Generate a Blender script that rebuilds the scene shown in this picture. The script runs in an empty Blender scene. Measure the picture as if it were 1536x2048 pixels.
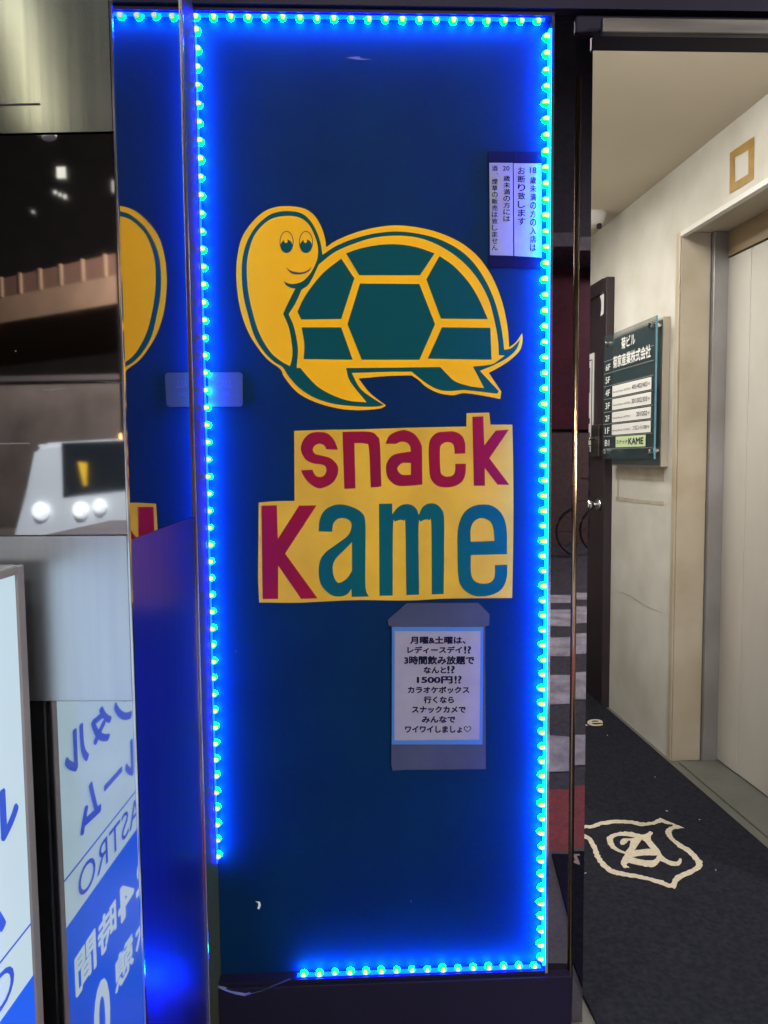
import bpy, bmesh, math, random
from mathutils import Vector, Matrix
random.seed(7)
sc = bpy.context.scene
COL = sc.collection
R = math.radians

# ------------------------------------------------------------------ camera
FPX = 1500.0                      # focal length in pixels of the 1536 x 2048 photograph
EYE = 1.28
cam_d = bpy.data.cameras.new("camera"); cam = bpy.data.objects.new("camera", cam_d); COL.objects.link(cam)
cam_d.sensor_fit = 'VERTICAL'; cam_d.sensor_height = 36.0; cam_d.sensor_width = 27.0
cam_d.lens = FPX/2048*36.0
cam_d.clip_start = 0.02; cam_d.clip_end = 500
cam.matrix_world = (Matrix.Translation((0, 0, EYE)) @ Matrix.Rotation(-math.atan((768-709)/FPX), 4, 'Z')
                    @ Matrix.Rotation(R(90)-math.atan(110/FPX), 4, 'X') @ Matrix.Rotation(-0.009, 4, 'Z'))
sc.camera = cam
CM = cam.matrix_world.copy()

# ------------------------------------------------------------------ night sky, exposure
w = bpy.data.worlds.new("World"); sc.world = w; w.use_nodes = True
nt = w.node_tree; bg = nt.nodes["Background"]
sky = nt.nodes.new("ShaderNodeTexSky"); sky.sky_type = 'NISHITA'; sky.sun_disc = False
sky.sun_elevation = R(-4); sky.sun_rotation = R(200)
nt.links.new(sky.outputs[0], bg.inputs[0]); bg.inputs[1].default_value = 0.12
sc.view_settings.view_transform = 'Standard'; sc.view_settings.look = 'None'
sc.view_settings.exposure = 0.0; sc.view_settings.gamma = 1.0
sc.cycles.use_denoising = True
sc.cycles.max_bounces = 8; sc.cycles.glossy_bounces = 6
sc.cycles.sample_clamp_indirect = 6.0
sc.cycles.caustics_reflective = False; sc.cycles.caustics_refractive = False

# ------------------------------------------------------------------ projection helpers (photo pixel -> point on a real plane)
def ray(x, y):
    d = CM.to_3x3() @ Vector(((x-768)/FPX, (1024-y)/FPX, -1.0))
    return d
CO = CM.translation.copy()
class Plane:
    """a real plane with a 2-D basis a (to the right), b (up)"""
    def __init__(s, p, n, a=None):
        s.p = Vector(p); s.n = Vector(n).normalized()
        s.b = Vector((0, 0, 1)) if abs(s.n.z) < .5 else Vector((0, 1, 0))
        s.a = Vector(a).normalized() if a is not None else s.b.cross(s.n).normalized()
        if abs(s.n.z) > .5: s.b = s.n.cross(s.a).normalized()
    def hit(s, x, y):
        d = ray(x, y); t = (s.p-CO).dot(s.n)/d.dot(s.n)
        return CO+d*t
    def uv(s, x, y):
        q = s.hit(x, y)-s.p
        return (q.dot(s.a), q.dot(s.b))
    def at(s, u, v, off=0.0):
        return s.p+s.a*u+s.b*v+s.n*off
    def moved(s, d):
        return Plane(s.p+s.n*d, s.n, s.a)
def refl_pt(q, pl):
    return q-pl.n*(2*(q-pl.p).dot(pl.n))

D = 1.60                                                   # the painted panel stands 1.6 m in front of the lens
PANEL = Plane((0, D, 0), (0, -1, 0), (1, 0, 0))
FLOOR = Plane((0, 0, 0), (0, 0, 1), (1, 0, 0))
XR = (PANEL.hit(407, 700).x)                               # plane of the recess's left side
REVEAL = Plane((XR, 0, 0), (1, 0, 0), (0, 1, 0))
YF = REVEAL.hit(246, 700).y                                # front edge of that side
cdir = ray(638, 915.2); cdir.z = 0; cdir.normalize()       # the corridor runs this way
cr = Vector((cdir.y, -cdir.x, 0))
nl = ray(800, 913.7); nl.z = 0; nl.normalize()             # normal of the steel wall on the left
lr = Vector((nl.y, -nl.x, 0))
LEFT = Plane((XR, YF, 0), -nl, lr)
WLAT = FLOOR.hit(1344, 1523).dot(cr)                       # corridor wall, measured to the right
CWALL = Plane(cr*WLAT, -cr, cdir)

class Frame:
    def __init__(s, o, r, f): s.o, s.r, s.f = Vector(o), Vector(r), Vector(f)
    def pt(s, l, d, z): return s.o+s.r*l+s.f*d+Vector((0, 0, z))
W0 = Frame((0, 0, 0), (1, 0, 0), (0, 1, 0))
CF = Frame((0, 0, 0), cr, cdir)
LF = Frame((XR, YF, 0), lr, nl)

# ------------------------------------------------------------------ object helpers
def thing(name, label, cat, loc=(0, 0, 0), group=None):
    o = bpy.data.objects.new(name, None); COL.objects.link(o); o.location = loc; o.empty_display_size = .1
    o['label'] = label; o['category'] = cat
    if group: o['group'] = group
    return o
def tag(o, label, cat, group=None):
    o['label'] = label; o['category'] = cat
    if group: o['group'] = group
    return o
def structure(o): o['kind'] = 'structure'; return o
def world_loc(o):
    v = Vector((0, 0, 0))
    while o: v += Vector(o.location); o = o.parent
    return v
def link_mesh(name, me, mats, parent=None, base=None):
    o = bpy.data.objects.new(name, me); COL.objects.link(o)
    for m in (mats if isinstance(mats, (list, tuple)) else [mats]): me.materials.append(m)
    if parent is not None:
        o.parent = parent; off = world_loc(parent)
    else:
        off = Vector(base) if base is not None else Vector((0, 0, 0)); o.location = off
    me.transform(Matrix.Translation(-off))
    return o
def obj(name, bm, mats, parent=None, base=None, smooth=False):
    bmesh.ops.recalc_face_normals(bm, faces=bm.faces)
    me = bpy.data.meshes.new(name); bm.to_mesh(me); bm.free()
    if smooth:
        for p in me.polygons: p.use_smooth = True
    return link_mesh(name, me, mats, parent, base)
def box(bm, fr, l0, l1, d0, d1, z0, z1, bev=0.0, mi=0):
    vs = [bm.verts.new(fr.pt(l, d, z)) for z in (z0, z1) for d in (d0, d1) for l in (l0, l1)]
    fs = [bm.faces.new([vs[i] for i in q]) for q in ((0, 1, 3, 2), (4, 6, 7, 5), (0, 4, 5, 1), (2, 3, 7, 6), (0, 2, 6, 4), (1, 5, 7, 3))]
    for f in fs: f.material_index = mi
    if bev > 0:
        es = set(e for f in fs for e in f.edges)
        r = bmesh.ops.bevel(bm, geom=list(es), offset=bev, segments=2, affect='EDGES', profile=.5)
        for f in r['faces']: f.material_index = mi
def bx(fr, *a, bev=0.0):
    bm = bmesh.new(); box(bm, fr, *a, bev=bev); return bm
def prism(bm, pts, vec, mi=0):
    a = [bm.verts.new(p) for p in pts]; b = [bm.verts.new(p+vec) for p in pts]
    n = len(a); fs = [bm.faces.new(a), bm.faces.new(b[::-1])]
    for i in range(n): fs.append(bm.faces.new((a[i], a[(i+1) % n], b[(i+1) % n], b[i])))
    for f in fs: f.material_index = mi
def tube(bm, pts, r, seg=8, closed=False, mi=0):
    rings = []; n = len(pts)
    for i, p in enumerate(pts):
        if closed: t = pts[(i+1) % n]-pts[i-1]
        else: t = pts[min(i+1, n-1)]-pts[max(i-1, 0)]
        t.normalize()
        up = Vector((0, 0, 1)) if abs(t.z) < .9 else Vector((1, 0, 0))
        u = t.cross(up).normalized(); v = u.cross(t).normalized()
        rr = r[i] if isinstance(r, (list, tuple)) else r
        rings.append([bm.verts.new(p+(u*math.cos(2*math.pi*k/seg)+v*math.sin(2*math.pi*k/seg))*rr) for k in range(seg)])
    for i in range(n if closed else n-1):
        A, B = rings[i], rings[(i+1) % n]
        for k in range(seg):
            f = bm.faces.new((A[k], A[(k+1) % seg], B[(k+1) % seg], B[k])); f.material_index = mi
    if not closed:
        bm.faces.new(rings[0][::-1]).material_index = mi; bm.faces.new(rings[-1]).material_index = mi
def disc(bm, c, axis, r0, r1, h, seg=24, mi=0):
    axis = Vector(axis).normalized(); tube(bm, [c, c+axis*h], [r0, r1], seg, mi=mi)
def smooth_loop(pts, n=6):
    out = []; N = len(pts)
    P = [Vector(p[:2]) for p in pts]; C = [len(p) > 2 for p in pts]
    for i in range(N):
        p1, p2 = P[i], P[(i+1) % N]
        c1, c2 = C[i], C[(i+1) % N]
        if c1 and c2: out.append(p1); continue
        p0 = (2*p1-p2) if c1 else P[i-1]
        p3 = (2*p2-p1) if c2 else P[(i+2) % N]
        for k in range(n):
            t = k/n
            out.append(.5*((2*p1)+(p2-p0)*t+(2*p0-5*p1+4*p2-p3)*t*t+(3*p1-p0-3*p2+p3)*t**3))
    return [(v.x, v.y) for v in out]
def filled(loops):
    """2-D loops (holes allowed) -> flat mesh"""
    cu = bpy.data.curves.new("c", 'CURVE'); cu.dimensions = '2D'; cu.fill_mode = 'BOTH'
    for lp in loops:
        sp = cu.splines.new('POLY'); sp.points.add(len(lp)-1); sp.use_cyclic_u = True
        for p, q in zip(sp.points, lp): p.co = (q[0], q[1], 0, 1)
    return to_mesh(cu)
def to_mesh(cu):
    o = bpy.data.objects.new("tmp", cu); COL.objects.link(o)
    dg = bpy.context.evaluated_depsgraph_get()
    me = bpy.data.meshes.new_from_object(o.evaluated_get(dg))
    bpy.data.objects.remove(o); bpy.data.curves.remove(cu)
    me.materials.clear()
    return me
def onto(me, pl, off):
    for v in me.vertices: v.co = pl.at(v.co.x, v.co.y, off+v.co.z*.00004)
    me.update()
    if len(me.polygons) and me.polygons[0].normal.dot(pl.n) < 0: me.flip_normals()
def paint(name, loops, pl, off, mat, parent=None, cv=None, base=None, warp=0.0):
    """flat painted shapes traced in photo pixels, laid on a real plane"""
    ls = []
    for lp in loops:
        if cv: lp = [(cv(p[0], p[1])+tuple(p[2:])) for p in lp]
        ls.append([pl.uv(x, y) for x, y in smooth_loop(lp)])
    me = filled(ls); onto(me, pl, off)
    return link_mesh(name, me, mat, parent, base)
def text_mesh(s, bold=0.0):
    cu = bpy.data.curves.new("t", 'FONT'); cu.body = s; cu.size = 1.0; cu.resolution_u = 4
    cu.fill_mode = 'BOTH'
    me = to_mesh(cu)
    if bold > 0:                                           # heavier strokes: the same glyph struck several times, each a hair higher
        bm = bmesh.new()
        for k in range(9):
            dx, dy = (0, 0) if k == 0 else (bold*math.cos(k*math.pi/4), bold*math.sin(k*math.pi/4))
            m2 = me.copy(); m2.transform(Matrix.Translation((dx, dy, k))); bm.from_mesh(m2); bpy.data.meshes.remove(m2)
        bm.to_mesh(me); bm.free()
    return me
def text_uv(s, p0, pr, pu, bold=0.0, full=False):
    """text with its bounding box mapped to the parallelogram p0 (bottom left), pr (bottom right), pu (top left) of a plane's own coordinates"""
    me = text_mesh(s, bold)
    xs = [v.co.x for v in me.vertices]; ys = [v.co.y for v in me.vertices]
    x0, x1, y0, y1 = min(xs), max(xs), min(ys), max(ys)
    if full: y0, y1 = -0.12, 0.88
    p0, pr, pu = Vector(p0), Vector(pr), Vector(pu)
    for v in me.vertices:
        q = p0+(pr-p0)*((v.co.x-x0)/max(x1-x0, 1e-6))+(pu-p0)*((v.co.y-y0)/max(y1-y0, 1e-6))
        v.co.x, v.co.y = q.x, q.y
    return me
def join_meshes(ms):
    bm = bmesh.new()
    for m in ms: bm.from_mesh(m); bpy.data.meshes.remove(m)
    me = bpy.data.meshes.new("j"); bm.to_mesh(me); bm.free(); return me
def write(name, items, pl, off, mat, parent, cv=None):
    """items: (text, left, right, top, bottom[, bold[, dy]]) in pixels; dy is the rise of the right end"""
    ms = []
    for it in items:
        s, l, r, t, b = it[:5]; bold = it[5] if len(it) > 5 else 0.0; dy = it[6] if len(it) > 6 else 0.0
        c = cv or (lambda x, y: (x, y))
        ms.append(text_uv(s, pl.uv(*c(l, b)), pl.uv(*c(r, b-dy)), pl.uv(*c(l, t)), bold))
    me = join_meshes(ms); onto(me, pl, off); me.name = name
    return link_mesh(name, me, mat, parent)

# ------------------------------------------------------------------ materials
def mat(name, col, rough=.5, metal=0.0, spec=.5, emit=None, es=0.0, noise=None, bump=0.0, bscale=60, coat=0.0, alpha=1.0, trans=0.0, rvar=0.0, aniso=0.0):
    m = bpy.data.materials.new(name); m.use_nodes = True; t = m.node_tree; b = t.nodes["Principled BSDF"]
    b.inputs['Base Color'].default_value = (*col, 1); b.inputs['Roughness'].default_value = rough
    b.inputs['Metallic'].default_value = metal; b.inputs['Specular IOR Level'].default_value = spec
    b.inputs['Coat Weight'].default_value = coat; b.inputs['Coat Roughness'].default_value = .05
    b.inputs['Alpha'].default_value = alpha; b.inputs['Transmission Weight'].default_value = trans
    b.inputs['Anisotropic'].default_value = aniso
    if emit: b.inputs['Emission Color'].default_value = (*emit, 1); b.inputs['Emission Strength'].default_value = es
    if noise or bump or rvar:
        tc = t.nodes.new("ShaderNodeTexCoord")
    if noise:                                              # noise = (scale, second colour, detail, (sx,sy,sz))
        mp = t.nodes.new("ShaderNodeMapping"); mp.inputs['Scale'].default_value = noise[3] if len(noise) > 3 else (1, 1, 1)
        nz = t.nodes.new("ShaderNodeTexNoise"); nz.inputs['Scale'].default_value = noise[0]; nz.inputs['Detail'].default_value = noise[2]
        rp = t.nodes.new("ShaderNodeValToRGB"); rp.color_ramp.elements[0].position = .35; rp.color_ramp.elements[1].position = .68
        rp.color_ramp.elements[0].color = (*col, 1); rp.color_ramp.elements[1].color = (*noise[1], 1)
        t.links.new(tc.outputs['Object'], mp.inputs[0]); t.links.new(mp.outputs[0], nz.inputs[0])
        t.links.new(nz.outputs[0], rp.inputs[0]); t.links.new(rp.outputs[0], b.inputs['Base Color'])
    if rvar:
        n2 = t.nodes.new("ShaderNodeTexNoise"); n2.inputs['Scale'].default_value = 7; n2.inputs['Detail'].default_value = 8
        mr = t.nodes.new("ShaderNodeMapRange"); mr.inputs[1].default_value = .4; mr.inputs[2].default_value = .8
        mr.inputs[3].default_value = rough; mr.inputs[4].default_value = rough+rvar
        t.links.new(tc.outputs['Object'], n2.inputs[0]); t.links.new(n2.outputs[0], mr.inputs[0]); t.links.new(mr.outputs[0], b.inputs['Roughness'])
    if bump:
        n3 = t.nodes.new("ShaderNodeTexNoise"); n3.inputs['Scale'].default_value = bscale; n3.inputs['Detail'].default_value = 6
        bp = t.nodes.new("ShaderNodeBump"); bp.inputs['Strength'].default_value = bump; bp.inputs['Distance'].default_value = .004
        t.links.new(tc.outputs['Object'], n3.inputs[0]); t.links.new(n3.outputs[0], bp.inputs['Height']); t.links.new(bp.outputs[0], b.inputs['Normal'])
    return m
M = {}
M['panel'] = mat('panel_navy', (.001, .015, .056), .6, spec=.06, noise=(5, (.001, .020, .064), 8), bump=.05, bscale=300)
M['yellow'] = mat('sign_yellow', (.80, .42, .008), .65, spec=.06, noise=(4, (.72, .375, .008), 8), bump=.04, bscale=120)
M['pale_yellow'] = mat('sign_pale_yellow', (.62, .385, .035), .65, spec=.06, noise=(6, (.48, .29, .028), 9), bump=.04, bscale=120)
M['teal'] = mat('sign_teal', (.001, .058, .055), .65, spec=.06)
M['teal2'] = mat('letter_teal', (.002, .085, .088), .65, spec=.06, noise=(7, (.002, .07, .085), 5))
M['crimson'] = mat('letter_crimson', (.25, .006, .026), .65, spec=.06, noise=(7, (.19, .006, .03), 7))
M['ink'] = mat('ink_black', (.012, .010, .035), .6)
M['ink_blue'] = mat('ink_navy', (.006, .006, .03), .6, spec=.05)
M['paper'] = mat('paper_white', (.27, .265, .32), .6, spec=.1, noise=(20, (.24, .235, .29), 4))
M['poster_blue'] = mat('poster_blue', (.035, .15, .40), .6)
M['film'] = mat('laminate_film', (.042, .052, .085), .5, spec=.08, noise=(9, (.056, .066, .105), 6), bump=.2, bscale=25)
M['dark_tape'] = mat('dark_tape', (.003, .004, .028), .5, spec=.05)
M['plastic'] = mat('plastic_plate', (.05, .07, .13), .3, spec=.2)
M['mirror'] = mat('polished_reveal', (.54, .50, .64), .015, 1.0, rvar=.03)
M['satin_side'] = mat('satin_reveal', (.15, .13, .34), .30, 1.0, noise=(3, (.12, .11, .29), 5, (1, 14, .6)))
M['jamb'] = mat('jamb_paint', (.05, .032, .008), .5, spec=.05, noise=(6, (.035, .05, .009), 3))
M['chrome'] = mat('chrome', (.75, .75, .78), .12, 1.0)
M['granite'] = mat('polished_granite', (.30, .27, .32), .015, 1.0, noise=(120, (.25, .22, .27), 3))
M['header'] = mat('header_paint', (.009, .008, .020), .5, spec=.12, noise=(4, (.013, .010, .027), 4))
M['steel_trim'] = mat('steel_trim', (.13, .12, .105), .42, .9, noise=(2.5, (.05, .045, .05), 4, (1, 1, 9)), bump=.15, bscale=18)
M['brass'] = mat('bronze_strip', (.55, .40, .24), .16, 1.0, rvar=.15)
M['brushed'] = mat('brushed_steel', (.40, .42, .39), .17, 1.0, noise=(3, (.33, .34, .33), 5, (40, 40, .4)))
M['brushed2'] = mat('satin_steel', (.66, .70, .74), .33, 1.0, noise=(3, (.58, .62, .68), 5, (14, 14, .6)))
M['dark_glass'] = mat('dark_glass', (.52, .51, .54), .02, 1.0, noise=(5, (.60, .58, .60), 8), rvar=.025)
M['mirror_plate'] = mat('mirror_plate', (.60, .64, .65), .03, 1.0, noise=(9, (.54, .58, .60), 6))
M['sign_frame'] = mat('sign_frame', (.20, .19, .20), .4, .3, noise=(8, (.26, .25, .26), 5))
M['sign_face'] = mat('sign_face_lit', (.25, .27, .3), .3, spec=.2, emit=(.56, .78, .90), es=.66, noise=(2, (.22, .24, .27), 2))
M['sign_blue'] = mat('sign_blue_lit', (.01, .03, .2), .3, spec=.2, emit=(.0, .105, .80), es=.95)
M['sign_ink'] = mat('sign_ink_lit', (.02, .06, .4), .3, emit=(.012, .055, .44), es=.8)
M['sign_white'] = mat('sign_white_lit', (.25, .27, .3), .3, spec=.2, emit=(.62, .78, .85), es=.75)
M['sign_shadow'] = mat('sign_letter_edge', (.02, .02, .05), .3, emit=(.02, .03, .10), es=.6)
M['wall'] = mat('corridor_plaster', (.60, .59, .56), .7, noise=(3.2, (.47, .45, .40), 10), bump=.12, bscale=30)
M['marble'] = mat('beige_marble', (.50, .45, .37), .35, noise=(3, (.36, .295, .205), 11), bump=.05)
M['ceil'] = mat('ceiling_paint', (.60, .54, .43), .8, noise=(2, (.56, .50, .40), 4))
M['lift'] = mat('lift_door_paint', (.50, .485, .46), .42, noise=(2.5, (.40, .37, .33), 8, (1, 1, .35)), rvar=.15)
M['lift_jamb'] = mat('lift_jamb_steel', (.36, .36, .37), .35, .5, noise=(5, (.30, .29, .29), 5))
M['transom'] = mat('transom_brown', (.22, .16, .09), .45)
M['gap'] = mat('dark_gap', (.012, .009, .008), .8)
M['lip'] = mat('recess_edge', (.66, .65, .62), .5)
M['door_dark'] = mat('door_brown_black', (.022, .014, .020), .4, noise=(6, (.030, .018, .024), 4))
M['sticker'] = mat('sticker_white', (.66, .66, .66), .5)
M['floor_in'] = mat('corridor_vinyl', (.085, .088, .08), .5, noise=(9, (.11, .11, .098), 7))
M['mat'] = mat('mat_pile', (.014, .015, .023), .95, spec=.05, noise=(70, (.024, .025, .034), 12), bump=.9, bscale=500)
M['mat_white'] = mat('mat_white_pile', (.56, .50, .40), .95, spec=.1, noise=(90, (.45, .40, .31), 5), bump=.6, bscale=500)
M['dir_back'] = mat('directory_backing', (.40, .36, .29), .5)
M['dir_board'] = mat('directory_board', (.060, .078, .084), .3, noise=(5, (.075, .095, .10), 4))
M['dir_edge'] = mat('glass_edge', (.12, .30, .42), .12, spec=.8)
M['dir_line'] = mat('directory_line', (.25, .28, .28), .5)
M['white'] = mat('white_plate', (.74, .74, .73), .4)
M['green_plate'] = mat('green_plate', (.58, .74, .42), .4)
M['gold_tape'] = mat('gold_tape', (.36, .22, .055), .45, noise=(30, (.28, .17, .04), 4))
M['stain'] = mat('wall_stain', (.36, .32, .25), .7, noise=(14, (.44, .40, .33), 5))
M['red_pave'] = mat('red_paving', (.34, .055, .05), .7, noise=(12, (.26, .05, .045), 6))
M['asphalt'] = mat('asphalt', (.05, .05, .056), .85, noise=(30, (.075, .075, .08), 7), bump=.4, bscale=200)
M['road_paint'] = mat('road_paint', (.60, .60, .60), .7, noise=(7, (.30, .30, .30), 12))
M['concrete'] = mat('bridge_concrete', (.26, .19, .14), .8, noise=(1.2, (.20, .15, .11), 6))
M['parapet'] = mat('parapet_panel', (.15, .095, .08), .6, noise=(.8, (.12, .08, .065), 5))
M['maroon'] = mat('maroon_cladding', (.12, .018, .030), .5, noise=(1.5, (.07, .012, .022), 5))
M['dark_wall'] = mat('dark_wall', (.045, .045, .055), .6, noise=(1, (.06, .058, .066), 5))
M['van_white'] = mat('van_white', (.72, .75, .76), .3, coat=.5)
M['van_glass'] = mat('van_glass', (.02, .025, .03), .08)
M['rubber'] = mat('rubber', (.02, .02, .02), .7)
M['lit'] = mat('lit_lamp', (.9, .9, .9), .4, emit=(.95, 1, 1), es=3)
M['van_glare'] = mat('van_glare', (.8, .85, .85), .4, emit=(.95, 1, 1), es=1.1)
M['lit_dim'] = mat('lit_window', (.6, .6, .5), .4, emit=(.9, .9, .75), es=1.6)
M['streak_glow'] = mat('streak_glow', (.9, .9, .7), .4, emit=(1, .93, .62), es=9)
M['lit_amber'] = mat('lit_amber', (.9, .5, .2), .4, emit=(1, .48, .13), es=14)
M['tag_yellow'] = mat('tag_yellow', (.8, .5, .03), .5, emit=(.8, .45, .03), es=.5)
M['led_core'] = mat('led_core', (.3, .3, .0), .6, spec=0, emit=(1, .82, .42), es=1.0)
M['led_halo'] = mat('led_halo', (.02, .10, .0), .6, spec=0, emit=(.0, 1.0, .27), es=1.1)  # oversized dome glows to stand for the LED's halo
M['led_back'] = mat('led_halo_back', (.02, .1, .0), .6, spec=0, emit=(.0, 1.0, .03), es=45)  # hidden back faces, boosted to throw the green halo on the panel
M['led_tape'] = mat('led_tape', (.02, .03, .5), .4, emit=(.0, .0010, 1), es=340)
M['led_tape_bright'] = mat('led_tape_bright', (.02, .03, .5), .4, emit=(.0, .007, 1), es=620)
M['haze_scratch'] = mat('glass_scratch', (.10, .10, .105), .6)
M['scuff'] = mat('scuff', (.02, .03, .10), .5)
M['wire'] = mat('clear_wire', (.25, .25, .5), .25)

GP = Plane((0, D-.010, 0), (0, -1, 0), (1, 0, 0))
def mirror_floor(x, y):
    # pixel seen in the granite -> floor point in front
    d = ray(x, y); k = (GP.p-CO).dot(GP.n)/d.dot(GP.n); hp = CO+d*k
    r = d-GP.n*(2*d.dot(GP.n)); k2 = (.010-hp.z)/r.z
    return hp+r*k2
YRED0 = mirror_floor(1130, 1568).y; YRED1 = mirror_floor(1130, 1690).y
# ================================================================== GROUND
bm = bmesh.new(); box(bm, W0, -40, 40, -45, YRED0, -.30, -.004)
structure(obj('road', bm, M['asphalt']))
bm = bmesh.new(); box(bm, W0, -6, 6, YRED0, YRED1, -.30, 0)
structure(obj('red_pavement', bm, M['red_pave']))
bm = bmesh.new(); box(bm, W0, -6, 6, YRED1, 7, -.30, 0)
structure(obj('corridor_floor', bm, M['floor_in']))
bm = bmesh.new()
for pa, pb in ((1184, 1199), (1212, 1245), (1266, 1306), (1341, 1398), (1463, 1533)):
    y0, y1 = mirror_floor(1120, pa).y, mirror_floor(1120, pb).y
    pts = []
    n = 24
    jit = lambda: random.uniform(-.02, .02)
    lo = [Vector((-1.5+4.5*i/n, y0+jit()+.02*math.sin(i), .0)) for i in range(n+1)]
    hi = [Vector((-1.5+4.5*i/n, y1+jit()+.02*math.sin(i*1.3), .0)) for i in range(n+1)]
    for i in range(n):
        bm.faces.new([bm.verts.new(p) for p in (lo[i], lo[i+1], hi[i+1], hi[i])])
structure(obj('zebra_crossing', bm, M['road_paint']))

# ================================================================== PAINTED PANEL
c1 = lambda u, v: (440+u*640/1536, 380+v*640/1536)          # turtle tracing
c2 = lambda u, v: (490+u*560/1536, 810+v*560/1536)          # lettering tracing
xl = XR+.002; xrp = PANEL.hit(1091, 900).x; zt = PANEL.moved(.015).hit(740, 33).z; zb = PANEL.moved(.015).hit(760, 1946).z
t = thing('sign_panel', 'tall navy painted sign panel with a yellow turtle and the words snack Kame', 'sign panel', (0, D, 0))
obj('board', bx(W0, xl, xrp, D, D+.04, zb, zt), M['panel'], t)
c = 1
turtle = paint('turtle_emblem', [[(330, 78), (400, 88), (450, 120), (485, 175), (503, 230), (510, 275, c), (560, 242), (650, 205), (750, 180), (850, 170), (950, 180), (1050, 205), (1150, 250), (1230, 312), (1290, 390), (1330, 470), (1360, 560), (1380, 660), (1388, 755, c), (1420, 730), (1450, 688, c), (1452, 722), (1440, 768), (1400, 810), (1350, 845), (1290, 878, c), (1350, 968, c), (1345, 1003, c), (1250, 985), (1170, 975), (1120, 985), (1050, 975), (990, 945), (950, 910), (920, 890, c), (800, 893), (665, 905, c), (720, 975), (797, 1035, c), (760, 1050), (650, 1057), (550, 1045), (450, 1015), (370, 970), (310, 900), (290, 860), (230, 815), (180, 755), (140, 690), (105, 600), (85, 500), (78, 400), (85, 310), (105, 230), (150, 160), (210, 105), (270, 82)]], PANEL, .0005, M['yellow'], t, c1)
paint('outline', [[(330, 102), (390, 112), (435, 150), (468, 210), (485, 265), (492, 312, c), (560, 268), (650, 232), (750, 208), (850, 200), (950, 210), (1050, 236), (1140, 282), (1210, 342), (1265, 420), (1305, 500), (1335, 590), (1355, 690), (1364, 768, c), (1400, 758), (1441, 718, c), (1422, 765), (1380, 805), (1320, 838), (1247, 868, c), (1338, 966, c), (1330, 978, c), (1250, 968), (1170, 960), (1100, 965), (1040, 955), (980, 920), (920, 872, c), (800, 873), (632, 878, c), (680, 960), (787, 1033, c), (740, 1040), (640, 1037), (540, 1025), (450, 995), (380, 950), (330, 895), (300, 850), (260, 825), (210, 775), (165, 700), (135, 600), (112, 500), (105, 400), (110, 320), (130, 250), (170, 180), (230, 125), (280, 106)]], PANEL, .0010, M['teal'], turtle, c1)
paint('head', [[(330, 125), (385, 135), (425, 165), (452, 215), (468, 265), (470, 315), (460, 352), (438, 395), (408, 430), (380, 446), (345, 452), (320, 446), (305, 436, c), (318, 458), (340, 470), (362, 474, c), (333, 530), (303, 595, c), (330, 660), (345, 740), (347, 800), (336, 846, c), (290, 820), (240, 775), (190, 690), (160, 600), (138, 500), (130, 420), (130, 350), (140, 290), (165, 220), (210, 165), (260, 135)]], PANEL, .0015, M['yellow'], turtle, c1)
paint('shell', [[(368, 855, c), (374, 760), (356, 660), (330, 597, c), (365, 540), (392, 480, c), (430, 448), (475, 358, c), (550, 300), (640, 260), (740, 230), (850, 220), (950, 230), (1040, 262), (1130, 317), (1200, 382), (1250, 450), (1290, 530), (1315, 620), (1332, 710), (1338, 793, c), (1366, 795, c), (1340, 815), (1300, 838), (1213, 848, c), (1267, 951, c), (1200, 942), (1130, 920), (1090, 885), (1057, 850, c), (850, 853, c), (605, 855, c), (625, 920), (703, 1019, c), (620, 1012), (540, 985), (470, 945), (420, 895), (387, 855, c)]], PANEL, .0015, M['yellow'], turtle, c1)
for lp in ([(605, 305, c), (680, 280), (770, 264), (850, 262), (940, 275), (1030, 305, c), (960, 410, c), (668, 410, c)],
           [(582, 330, c), (645, 425, c), (582, 620, c), (390, 622, c), (372, 585, c), (400, 525), (440, 465), (500, 395)],
           [(1053, 318, c), (1120, 365), (1190, 440), (1240, 520), (1285, 620, c), (1060, 618, c), (990, 430, c)],
           [(672, 450, c), (957, 452, c), (1032, 645, c), (957, 815, c), (680, 815, c), (612, 645, c)],
           [(392, 660, c), (582, 660, c), (637, 815, c), (402, 812, c), (405, 740)],
           [(1065, 660, c), (1297, 662, c), (1303, 815, c), (997, 810, c)]):
    paint('shell_plate', [lp], PANEL, .0020, M['teal'], turtle, c1)
def ell(cx, cy, rx, ry, n=20, a0=0.0): return [(cx+rx*math.cos(a0+2*math.pi*i/n), cy+ry*math.sin(a0+2*math.pi*i/n)) for i in range(n)]
for ex in (320, 413):
    paint('eye', [ell(ex, 251, 33.5, 53), ell(ex, 251, 29.5, 49)], PANEL, .0020, M['ink'], turtle, c1)
    paint('pupil', [ell(ex, 271, 29, 32)], PANEL, .0023, M['teal'], turtle, c1)
    paint('eye_glint', [ell(ex-3, 247, 8, 9)], PANEL, .0026, M['yellow'], turtle, c1)
paint('mouth', [[(314, 370, c), (345, 390), (390, 396), (422, 386), (442, 366, c), (425, 393), (387, 406), (345, 402)]], PANEL, .0020, M['ink'], turtle, c1)

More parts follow.
